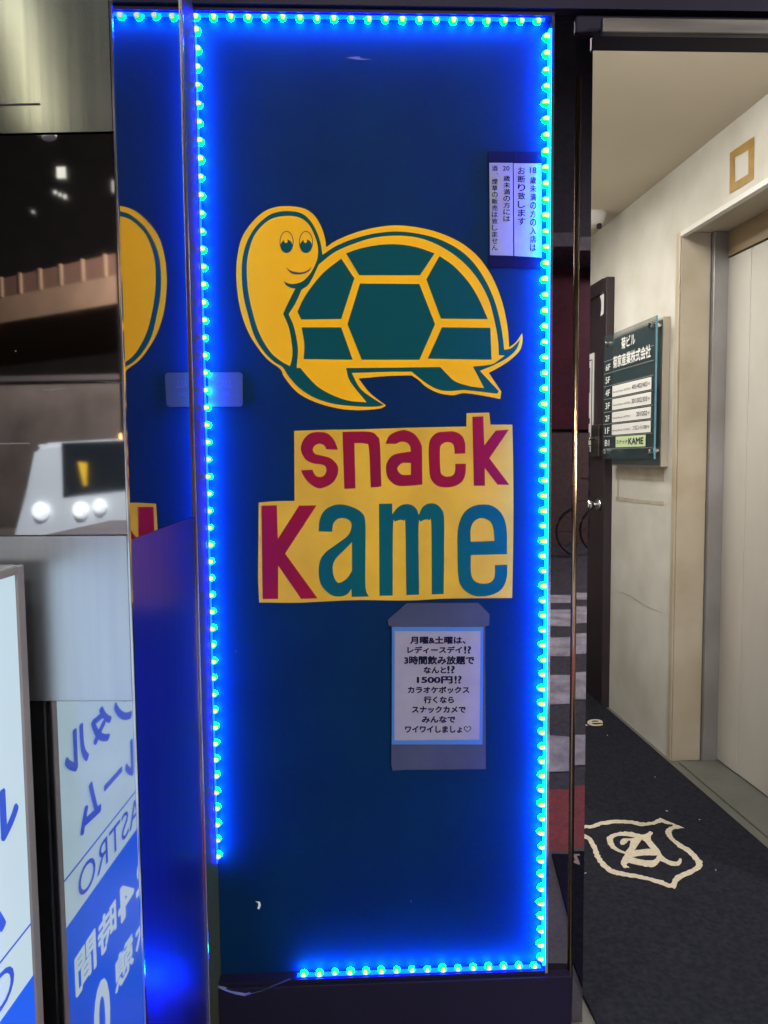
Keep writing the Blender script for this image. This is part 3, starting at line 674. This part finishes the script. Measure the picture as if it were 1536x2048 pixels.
# dark door at the corridor's far part
d_r = cwd(1224, 1000); d_l = d_r+.95
zdt = CWALL.uv(1222, 558)[1]
t = thing('service_door', 'dark brown door in its frame at the far end of the corridor', 'door', CF.pt(WLAT, d_r, 0))
obj('door_leaf', bx(CF, WLAT-.035, WLAT, d_r+.037, d_l-.07, .012, zdt-.07), M['door_dark'], t)
bm = bmesh.new(); box(bm, CF, WLAT-.042, WLAT, d_r, d_r+.035, 0, zdt, bev=.003); box(bm, CF, WLAT-.05, WLAT, d_l-.068, d_l, 0, zdt, bev=.003); box(bm, CF, WLAT-.049, WLAT, d_r+.036, d_l-.068, zdt-.068, zdt-.001)
obj('frame', bm, M['door_dark'], t)
DLEAF = Plane(cr*(WLAT-.035), -cr, cdir)
du = lambda x, y: DLEAF.uv(x, y)
lu, lv = du(*c6(395, 1270))
lock = obj('lock_box', bx(CF, WLAT-.06, WLAT-.035, lu-.06, lu+.045, lv-.09, lv+.07, bev=.004), M['steel_trim'], t)
bm = bmesh.new(); tube(bm, [CF.pt(WLAT-.06, lu, lv), CF.pt(WLAT-.10, lu, lv), CF.pt(WLAT-.10, lu+.10, lv)], .010, 10); obj('lever', bm, M['chrome'], lock, smooth=True)
ku, kv = du(*c6(400, 1715))
bm = bmesh.new(); disc(bm, CF.pt(WLAT-.035, ku, kv), -cr, .034, .030, .012); tube(bm, [CF.pt(WLAT-.045, ku, kv), CF.pt(WLAT-.065, ku, kv), CF.pt(WLAT-.075, ku, kv), CF.pt(WLAT-.1, ku, kv), CF.pt(WLAT-.105, ku, kv)], [.012, .012, .027, .029, .018], 16)
obj('knob', bm, M['chrome'], t, smooth=True)
s1 = paint('door_label', [[(404, 308, c), (430, 292, c), (440, 330), (440, 385), (428, 432, c), (408, 446, c), (415, 395), (414, 345)]], DLEAF, .0015, M['sticker'], None, c6, DLEAF.hit(1205, 610))
tag(s1, 'small curved white sticker near the top of the dark door', 'sticker')
ROOMS = DLEAF.moved(.004)
t = thing('door_notice', 'tall narrow white notice with black rules and faint text on the dark door', 'notice', ROOMS.hit(1181, 905))
na, nb = ROOMS.uv(*c6(322, 705)), ROOMS.uv(*c6(362, 692))
nz0 = ROOMS.uv(*c6(362, 1360))[1]; nz1 = nb[1]
ub, ua = nb[0], nb[0]+.16
obj('paper', bx(CF, WLAT-.0385, WLAT-.0355, ub, ua, nz0, nz1), M['sticker'], t)
bm = bmesh.new()
for q in ((ub+.018, ub+.026, nz0+.03, nz1-.03), (ub+.03, ua-.02, nz1-.036, nz1-.03), (ub+.03, ua-.02, nz0+.03, nz0+.036)):
    box(bm, CF, WLAT-.0392, WLAT-.0384, *q)
for k in range(9):
    zk = nz1-.36+(-.075*k); box(bm, CF, WLAT-.0392, WLAT-.0384, ub+.045, ub+.085, zk, zk+.03)
box(bm, CF, WLAT-.0392, WLAT-.0384, ub+.05, ub+.08, nz1-.2, nz1-.07)
obj('print', bm, M['ink'], t)

# ceiling sensor
cs = Plane((0, 0, CEIL), (0, 0, 1), (1, 0, 0))
t = thing('ceiling_sensor', 'small white round sensor on the corridor ceiling above the dark door', 'sensor', cs.hit(1188, 418))
q = cs.hit(1180, 428)
bm = bmesh.new(); tube(bm, [q, q+Vector((0, 0, -.012)), q+Vector((0, 0, -.05)), q+Vector((0, 0, -.062))], [.075, .075, .06, .03], 20); obj('housing', bm, M['sticker'], t, smooth=True)
bm = bmesh.new(); disc(bm, q+Vector((.035, -.03, -.075)), (0, 0, 1), .012, .012, .02, 10); obj('lens', bm, M['gap'], t)

# ---- directory sign
t = thing('directory_sign', 'glass fronted floor directory on the corridor wall with white name strips', 'sign', CWALL.hit(1290, 930))
BK = CWALL.moved(.032); GL = CWALL.moved(.062)
b0, b1 = GL.uv(1313, 800)[0], GL.uv(1209, 800)[0]
zt0 = GL.uv(1313, 632)[1]; zb0 = GL.uv(1313, 918)[1]
bn = CWALL.uv(1338, 800)[0]
obj('backing_box', bx(CF, WLAT-.030, WLAT, bn, b1-.02, BK.uv(1326, 934)[1], zt0-.0, bev=.002), M['dir_back'], t)
obj('dark_board', bx(CF, WLAT-.034, WLAT-.031, bn+.004, b1-.03, BK.uv(1326, 934)[1]+.006, zt0-.012), M['dir_board'], t)
glass = bpy.data.materials.new('clear_glass'); glass.use_nodes = True
gt = glass.node_tree; gb = gt.nodes["Principled BSDF"]; gb.inputs['Base Color'].default_value = (.05, .085, .10, 1); gb.inputs['Roughness'].default_value = .04; gb.inputs['Alpha'].default_value = .35; gb.inputs['Specular IOR Level'].default_value = .6
obj('glass_plate', bx(CF, WLAT-.068, WLAT-.062, b0+.004, b1, zb0, zt0), glass, t)
obj('glass_edge', bx(CF, WLAT-.0684, WLAT-.0616, b0, b0+.004, zb0, zt0), M['dir_edge'], t)
G = GL.moved(.0065)
for uu in (b0+.035, b1-.035):
    for z in (zb0+.035, zt0-.035):
        bm = bmesh.new(); disc(bm, CF.pt(WLAT-.034, uu, z), -cr, .010, .010, .028, 16); disc(bm, CF.pt(WLAT-.0685, uu, z), -cr, .013, .012, .012, 16)
        obj('standoff', bm, M['chrome'], t, smooth=False)
def gq(x, y): return G.uv(*c6(x, y))
H = zt0-zb0; Wd = b1-b0
# u grows away from the camera; text reads from the far end (left in the picture) to the near end
def gtext(s, ul, ur, z0, z1_, m, bold=0.0, name='lettering', off=.0012):
    me = text_uv(s, (ul, z0), (ur, z0), (ul, z1_), bold); onto(me, G, off); return link_mesh(name, me, m, t)
bm = bmesh.new()
rows_z = [gq(440, y)[1] for y in (750, 832, 915, 1008, 1098, 1175, 1256, 1340)]
zrow = [gq(780, y)[1] for y in (640, 742, 845, 938, 1035, 1135, 1232, 1330)]
zr = [(a+b)/2 for a, b in zip(rows_z, zrow)]
for z in zr: box(bm, CF, WLAT-.0692, WLAT-.0682, b0+.02, b1-.005, z-.0012, z+.0012)
obj('rules', bm, M['dir_line'], t)
uF0, uF1 = gq(445, 800)[0], gq(475, 800)[0]
for i, s in enumerate(("6F", "5F", "4F", "3F", "2F", "1F", "B1")):
    a, b = zr[i], zr[i+1]; gtext(s, uF0, uF1, b+(a-b)*.22, b+(a-b)*.72, M['white'], .015)
u_l, u_r = gq(490, 900)[0], gq(750, 900)[0]
gtext("菊ビル", gq(550, 620)[0], gq(643, 600)[0], zr[0]+.030, zr[0]+.082, M['white'], .02)
gtext("菊家産業株式会社", gq(494, 780)[0], gq(748, 700)[0], zr[1]+.014, zr[1]+.070, M['white'], .025)
for i, (s, ul) in enumerate((("401/402/403", 622), ("301/302/303", 622), ("201/202", 655), ("フロント/101", 632))):
    a, b = zr[i+2], zr[i+3]
    st = obj('name_strip', bx(CF, WLAT-.0700, WLAT-.0682, u_r, u_l, b+(a-b)*.08, b+(a-b)*.90), M['white'], t)
    gtext(s, gq(ul, 900)[0], gq(727, 900)[0], b+(a-b)*.32, b+(a-b)*.66, M['ink'], .006, off=.0022)
    gtext("Rental Room ASTRO", gq(496, 900)[0], gq(612, 900)[0], b+(a-b)*.36, b+(a-b)*.50, M['ink'], 0, off=.0022)
    gtext("号", gq(730, 900)[0], gq(744, 900)[0], b+(a-b)*.38, b+(a-b)*.56, M['ink'], .0, off=.0022)
a, b = zr[6], zr[7]
obj('name_strip', bx(CF, WLAT-.0702, WLAT-.0682, gq(711, 1290)[0], gq(512, 1290)[0], b+(a-b)*.10, b+(a-b)*.92), M['green_plate'], t)
gtext("スナック", gq(518, 1290)[0], gq(592, 1290)[0], b+(a-b)*.34, b+(a-b)*.66, M['ink'], .02, off=.0024)
gtext("KAME", gq(598, 1290)[0], gq(700, 1290)[0], b+(a-b)*.26, b+(a-b)*.76, M['ink'], .03, off=.0024)

# ---- floor mat
mlat0 = FLOOR.hit(1165, 1995).dot(cr); mlat1 = FLOOR.hit(1430, 1608).dot(cr)
t = thing('door_mat', 'long dark navy entrance mat with a cream shield emblem on the corridor floor', 'mat', CF.pt((mlat0+mlat1)/2, 2.4, 0))
md1 = FLOOR.hit(1190, 1408).dot(cdir)
obj('pile', bx(CF, mlat0, mlat1, YRED1+.004, 4.35, 0, .009, bev=.003), M['mat'], t)
MT = Plane((0, 0, .009), (0, 0, 1), (1, 0, 0))
c8 = lambda u, v: (1080+u*456/1536, 1440+v*456/1536)
def wob(lp, a=4.0, n=5):
    s = smooth_loop(lp, n); return [(x+random.uniform(-a, a), y+random.uniform(-a, a)*.7) for x, y in s]
outer = [(240, 712), (290, 708), (340, 710), (400, 690), (500, 675), (620, 680), (700, 692), (760, 685), (808, 660, c), (880, 690), (970, 730, c), (905, 738), (882, 758, c), (900, 795), (950, 835), (1010, 870), (1060, 920), (1093, 960), (1080, 1005), (1020, 1040), (940, 1080), (908, 1138, c), (850, 1125), (750, 1090), (650, 1068), (550, 1052), (480, 1035), (410, 980), (375, 930), (352, 870), (320, 810), (290, 800), (240, 790)]
inner = [(250, 735), (300, 732), (350, 730), (410, 712), (500, 700), (600, 700), (690, 716), (770, 705), (812, 692), (860, 702), (895, 712), (860, 730), (845, 760), (870, 800), (930, 855), (985, 890), (1030, 935), (1050, 970), (1030, 1000), (980, 1020), (910, 1055), (880, 1102), (830, 1085), (740, 1062), (650, 1040), (560, 1025), (500, 1010), (440, 965), (405, 915), (385, 860), (345, 795), (300, 772), (250, 768)]
paint('shield', [[p for p in wob(outer, 3.6)], [p for p in wob(inner, 3.6)]], MT, .001, M['mat_white'], t, c8)
letterA = [(740, 750, c), (762, 760, c), (745, 800), (790, 860), (830, 920), (880, 950), (920, 955), (940, 935, c), (955, 940, c), (945, 975), (910, 985), (860, 975), (815, 950), (790, 975), (757, 995, c), (690, 985), (600, 965), (585, 980), (605, 995, c), (570, 998), (545, 970), (555, 935), (575, 905, c), (530, 890), (480, 865), (455, 830), (450, 800), (475, 775), (530, 758), (600, 755), (680, 772), (715, 770)]
hole1 = [(685, 808, c), (705, 820), (745, 868, c), (680, 874), (640, 878, c)]
hole2 = [(620, 925, c), (700, 915), (790, 915, c), (775, 940), (740, 948), (680, 942)]
hole3 = [(495, 800), (530, 782), (590, 785), (640, 795, c), (600, 800), (560, 800), (540, 820), (545, 840), (570, 840), (595, 815), (608, 820), (600, 860), (575, 890, c), (530, 870), (500, 840)]
paint('emblem_letter', [wob(letterA, 3), wob(hole1, 1.5), wob(hole2, 1.5), wob(hole3, 1.5)], MT, .001, M['mat_white'], t, c8)
write('lettering', [("e", 318, 425, 1478, 1524, .012)], MT, .001, M['mat_white'], t, c6b)
paint('lettering', [[(280, 1500, c), (300, 1505), (325, 1522, c), (270, 1524, c)]], MT, .001, M['mat_white'], t, c6b)
bm = bmesh.new()
for k in range(14):
    x, y = random.uniform(mlat0+.05, mlat1-.03), random.uniform(1.5, 3.6); a_ = random.uniform(0, 3.1); l_ = random.uniform(.001, .005)
    v = Vector((math.cos(a_), math.sin(a_), 0)); p = CF.pt(x, y, .0105); tube(bm, [p-v*l_, p+v*l_], random.uniform(.0005, .0012), 4)
obj('lint', bm, M['sticker'], t)
# letters at the street end of the mat, seen mirrored in the granite
for lp in ([(205, 905), (285, 905), (285, 915), (265, 916), (284, 960), (286, 978), (262, 970), (205, 942), (205, 925), (258, 952), (240, 914), (205, 915)], [(80, 998), (118, 995), (122, 1010), (165, 1040), (180, 1020), (180, 1065), (110, 1020), (96, 1008)]):
    bm = bmesh.new(); bm.faces.new([bm.verts.new(mirror_floor(*c8(*p))) for p in lp]); obj('lettering', bm, M['mat_white'], t)

# corridor ceiling lamp (out of the picture, behind the header)
def area(name, parent, loc, rot, size, sy, energy, col):
    l = bpy.data.lights.new(name, 'AREA'); l.shape = 'RECTANGLE'; l.size = size; l.size_y = sy; l.energy = energy; l.color = col
    o = bpy.data.objects.new(name, l); COL.objects.link(o); o.parent = parent; o.location = Vector(loc)-world_loc(parent); o.rotation_euler = rot; return o
t = thing('ceiling_lamp', 'white corridor ceiling lamp fitting behind the entrance header', 'lamp', CF.pt(.95, 2.1, CEIL))
obj('fitting', bx(CF, .60, 1.30, D+.13, D+.29, CEIL-.022, CEIL-.001, bev=.004), M['lit_dim'], t)
area('lamp_light', t, CF.pt(.95, D+.21, CEIL-.03), (R(20), 0, 0), .6, .14, 33, (1, .95, .85))

t['group'] = 'corridor ceiling lamps'
t = thing('ceiling_lamp', 'added ceiling lamp fitting deep in the corridor, hidden by the granite pillar', 'lamp', CF.pt(.66, 3.3, CEIL), 'corridor ceiling lamps')
obj('fitting', bx(CF, .56, .76, 3.0, 3.6, CEIL-.05, CEIL-.001, bev=.004), M['lit_dim'], t)
area('lamp_light', t, CF.pt(.66, 3.3, CEIL-.06), (0, 0, 0), .18, .55, 18, (1, .94, .84))  # unseen second lamp, added to brighten the far corridor wall

# ================================================================== THE STREET BEHIND THE CAMERA (seen in glass, steel and granite)
def back(x, y, depth, pl=LEFT):
    """the real place of something mirrored at a pixel, depth metres along the mirrored sight line"""
    d = ray(x, y); q = CO+d*depth
    return refl_pt(q, pl)
# overpass
A = back(0, 563, 18.0); Bp = back(240, 515, 15.8); A.z = Bp.z = (A.z+Bp.z)/2
dv = (Bp-A); dv.z = 0; Lo = dv.length; dv.normalize(); nv = Vector((dv.y, -dv.x, 0))
OF = Frame(Vector((A.x, A.y, 0)), dv, nv); topz = A.z
t = thing('overpass', 'brown concrete overpass with panelled parapet, mirrored in the dark glass', 'bridge', OF.pt(0, 0, 0))
obj('beam', bx(OF, -14, 18, 0, 5, topz-.95, topz-.36), M['concrete'], t)
obj('parapet', bx(OF, -14, 18, .04, .2, topz-.359, topz+.10), M['parapet'], t)
for k in range(-6, 12): obj('post', bx(OF, k*.75, k*.75+.07, -.02, .039, topz-.355, topz+.12), M['concrete'], t)
for k in (-10, 16): obj('pier', bx(OF, k, k+1.2, 1.5, 3.5, 0, topz-.951), M['concrete'], t)
# far dark tower with lit window
Q = back(120, 345, 34)
t = thing('tower_block', 'dark tower block far across the street with a few lit windows', 'building', (Q.x, Q.y-6, 0))
obj('wall', bx(W0, Q.x-16, Q.x+16, Q.y-8, Q.y-.05, 0, 34), M['dark_wall'], t)
for px, py, ww, hh in ((122, 345, .20, .24), (108, 383, .06, .06), (118, 388, .05, .06), (128, 392, .06, .08), (60, 420, .04, .04), (232, 375, .10, .26)):
    q = back(px, py, 34); f = obj('window', bx(W0, q.x-ww, q.x+ww, Q.y-.05, Q.y+.02, q.z-hh, q.z+hh), M['lit_dim'], t)
# dark low wall, added to stand for the shade under the overpass
Q = back(100, 760, 14)
t = thing('shade_wall', 'long low dark grey wall standing in for the shade under the overpass', 'wall', (Q.x, Q.y, 0))
obj('wall', bx(W0, Q.x-9, Q.x+7, Q.y-.3, Q.y, 0, 2.75), mat('shade_grey', (.10, .097, .10), .7, noise=(1.1, (.05, .048, .05), 7)), t)
obj('coping', bx(W0, Q.x-9, Q.x+7, Q.y-.34, Q.y+.05, 2.751, 2.85), M['dark_wall'], t)
# van
VD = 5.2
vp = [(65, 893), (80, 886), (260, 876), (520, 872), (600, 1000), (640, 1060), (640, 1200), (8, 1200), (30, 1065)]
V0 = back(150, 1230, VD)
t = thing('parked_van', 'white van parked across the street with glowing spots of glare, mirrored in the dark glass', 'van', (V0.x, V0.y, 0))
vq = [back(x, y, VD) for x, y in vp]; vy = sum(q.y for q in vq)/len(vq)
vn = -nl
bm = bmesh.new(); prism(bm, vq, vn*1.4); bmesh.ops.bevel(bm, geom=bm.edges[:], offset=.04, segments=3, affect='EDGES'); obj('body', bm, M['van_white'], t, smooth=False)
wq = [back(x, y, VD-.012) for x, y in ((122, 886), (262, 880), (262, 978), (125, 994))]
bm = bmesh.new(); prism(bm, wq, vn*.01); win = obj('window', bm, M['van_glass'], t)
yq = [back(x, y, VD-.03) for x, y in ((155, 924), (173, 926), (172, 972), (167, 972))]
bm = bmesh.new(); prism(bm, yq, vn*.004); obj('sticker', bm, M['tag_yellow'], win)
for x, y, r in ((80, 1022, .062), (160, 1020, .058), (198, 1012, .05)):  # glowing discs stand for glare on the pale body
    bm = bmesh.new(); q = back(x, y, VD-.03); disc(bm, q, nl, r, r*.7, .03, 20); obj('glare_spot', bm, M['van_glare'], t)
bq = [back(x, y, VD-.02) for x, y in ((130, 1066), (260, 1042), (260, 1062), (180, 1070))]
bm = bmesh.new(); prism(bm, bq, vn*.02); obj('bumper', bm, M['sign_frame'], t)
for x in (100, 540):
    q = back(x, 1190, VD); bm = bmesh.new(); disc(bm, Vector((q.x, q.y, .30)), nl, .30, .30, .03, 24); disc(bm, Vector((q.x, q.y, .30))+nl*.031, nl, .18, .17, .01, 20, mi=1); obj('wheel', bm, [M['rubber'], M['chrome']], t)
# street lamps (the light on the shop front, then added ones brightening the mirrored street)
def street_lamp(label, loc, head, m, energy, col, size, target=(.1, D, 1.2)):
    x, y = loc[:2]
    t = thing('street_lamp', label, 'street lamp', (x, y, 0), 'street lamps')
    hd = Vector(head)
    bm = bmesh.new(); tube(bm, [Vector((x, y, 0)), Vector((x, y, hd.z*.6)), Vector((x, y, hd.z+.2)), hd+Vector((0, 0, .16))], [.07, .055, .045, .035], 10); obj('pole', bm, M['sign_frame'], t, smooth=True)
    hf = Frame(hd, (1, 0, 0), (0, 1, 0))
    obj('lamp_head', bx(hf, -.3, .3, -.14, .14, .0, .13, bev=.02), M['sign_frame'], t)
    obj('lens', bx(hf, -.26, .26, -.11, .11, -.03, -.001), m, t)
    v = Vector(target)-hd
    rot = v.to_track_quat('-Z', 'Y').to_euler()
    area('lamp_light', t, hd+v.normalized()*.12, rot, size, size, energy, col)
street_lamp('white street lamp standing across the road opposite the turtle panel', (1.5, -4.9), (.2, -3.7, 4.9), M['lit'], 130, (1, .93, .86), .5)
street_lamp('white street lamp standing across the road to the left', (-2.2, -4.4), (-1.2, -3.9, 5.2), M['lit'], 60, (1, .95, .9), .5)
street_lamp('added warm street lamp lighting the mirrored overpass', (-4.4, -8.3), (-4.2, -8.8, 6.2), M['lit'], 2300, (1, .82, .66), .5, (-7.5, -17, 4.5))  # added only to brighten the overpass in the dark glass
street_lamp('added white street lamp lighting the zebra crossing', (8.2, -5.4), (6.8, -4.8, 4.6), M['lit'], 1000, (1, .95, .9), .5, (1.8, -3.5, 0))  # added to brighten the road mirrored in the granite
hd = Vector((-1.5, -.1, 3.7))
t = thing('van_fill_lamp', 'added white floodlight out of view, brightening the mirrored van', 'lamp', hd)
HF = Frame(hd, (1, 0, 0), (0, 1, 0))
obj('housing', bx(HF, -.15, .15, -.08, .08, 0, .1, bev=.015), M['sign_frame'], t)
bm = bmesh.new(); tube(bm, [hd+Vector((0, .05, .08)), hd+Vector((0, .5, .2)), hd+Vector((0, 1.1, .2))], .018, 8); obj('bracket', bm, M['sign_frame'], t)
vv = Vector((-2.4, -2.8, .9))-hd
area('lamp_light', t, hd+vv.normalized()*.1, vv.to_track_quat('-Z', 'Y').to_euler(), .25, .12, 210, (.93, 1, 1))  # unseen lamp, added to whiten the van in the mirror
q = back(248, 873, 12)
t = thing('amber_lamp', 'small amber lamp glowing beyond the white van', 'lamp', (q.x, q.y, 0))
bm = bmesh.new(); bmesh.ops.create_uvsphere(bm, u_segments=14, v_segments=8, radius=.07, matrix=Matrix.Translation(q)); obj('globe', bm, M['lit_amber'], t, smooth=True)
bm = bmesh.new(); tube(bm, [Vector((q.x, q.y, 0)), q-Vector((0, 0, .07))], .03, 8); obj('post', bm, M['sign_frame'], t)
# glowing tube added out of view to make the streak in the brushed steel
qa, qb = back(6, -60, 2.1), back(84, 262, 2.1)
t = thing('streak_tube', 'slanted glowing tube added for the warm streak in the brushed steel', 'lamp', qa)
bm = bmesh.new(); tube(bm, [qa, qb], .012, 10); obj('tube', bm, M['streak_glow'], t, smooth=True)
bm = bmesh.new(); tube(bm, [qa-nl*.04, qb-nl*.04], .02, 10); obj('fitting', bm, M['sign_frame'], t)
# opposite building seen in the granite
t = thing('opposite_building', 'dark building across the road with a maroon shop front, mirrored in the granite', 'building', (2.5, -7.6, 0))
obj('wall', bx(W0, -1.4, 8, -12, -7.6, 0, 11), M['dark_wall'], t)
obj('maroon_front', bx(W0, .4, 7, -7.6, -7.52, 1.65, 3.9), M['maroon'], t)
obj('canopy', bx(W0, .4, 7, -7.6, -6.7, 3.95, 4.12), M['sign_frame'], t)
obj('shutter', bx(W0, .5, 7, -7.6, -7.55, 0, 1.6), M['parapet'], t)
# bicycle leaning at the far kerb
def bicycle(loc):
    x, y = loc; t = thing('bicycle', 'dark bicycle parked at the far kerb in front of the maroon shop', 'bicycle', (x, y, 0))
    V = lambda a, z, o=0: Vector((x+a, y+o, z))
    for a in (-.52, .52):
        bm = bmesh.new(); tube(bm, [V(a+.31*math.cos(2*math.pi*i/24), .33+.31*math.sin(2*math.pi*i/24)) for i in range(24)], .018, 6, True)
        wh_ = obj('wheel', bm, M['rubber'], t, smooth=True)
        bm = bmesh.new()
        for k in range(8): tube(bm, [V(a, .33), V(a+.3*math.cos(k*math.pi/4), .33+.3*math.sin(k*math.pi/4))], .003, 4)
        obj('spokes', bm, M['chrome'], wh_)
    bm = bmesh.new()
    for p in ([V(-.52, .33), V(-.05, .3), V(.42, .72), V(-.18, .66), V(-.52, .33)], [V(-.05, .3), V(-.2, .8)], [V(.52, .33), V(.38, .95)]): tube(bm, p, .014, 6)
    obj('frame', bm, M['chrome'], t)
    obj('saddle', bx(W0, x-.32, x-.1, y-.07, y+.07, .82, .87, bev=.02), M['rubber'], t)
    bm = bmesh.new(); tube(bm, [V(.30, .98, -.25), V(.38, .97, 0), V(.30, .98, .25)], .012, 6); obj('handlebar', bm, M['chrome'], t)
bicycle((2.75, -6.2))
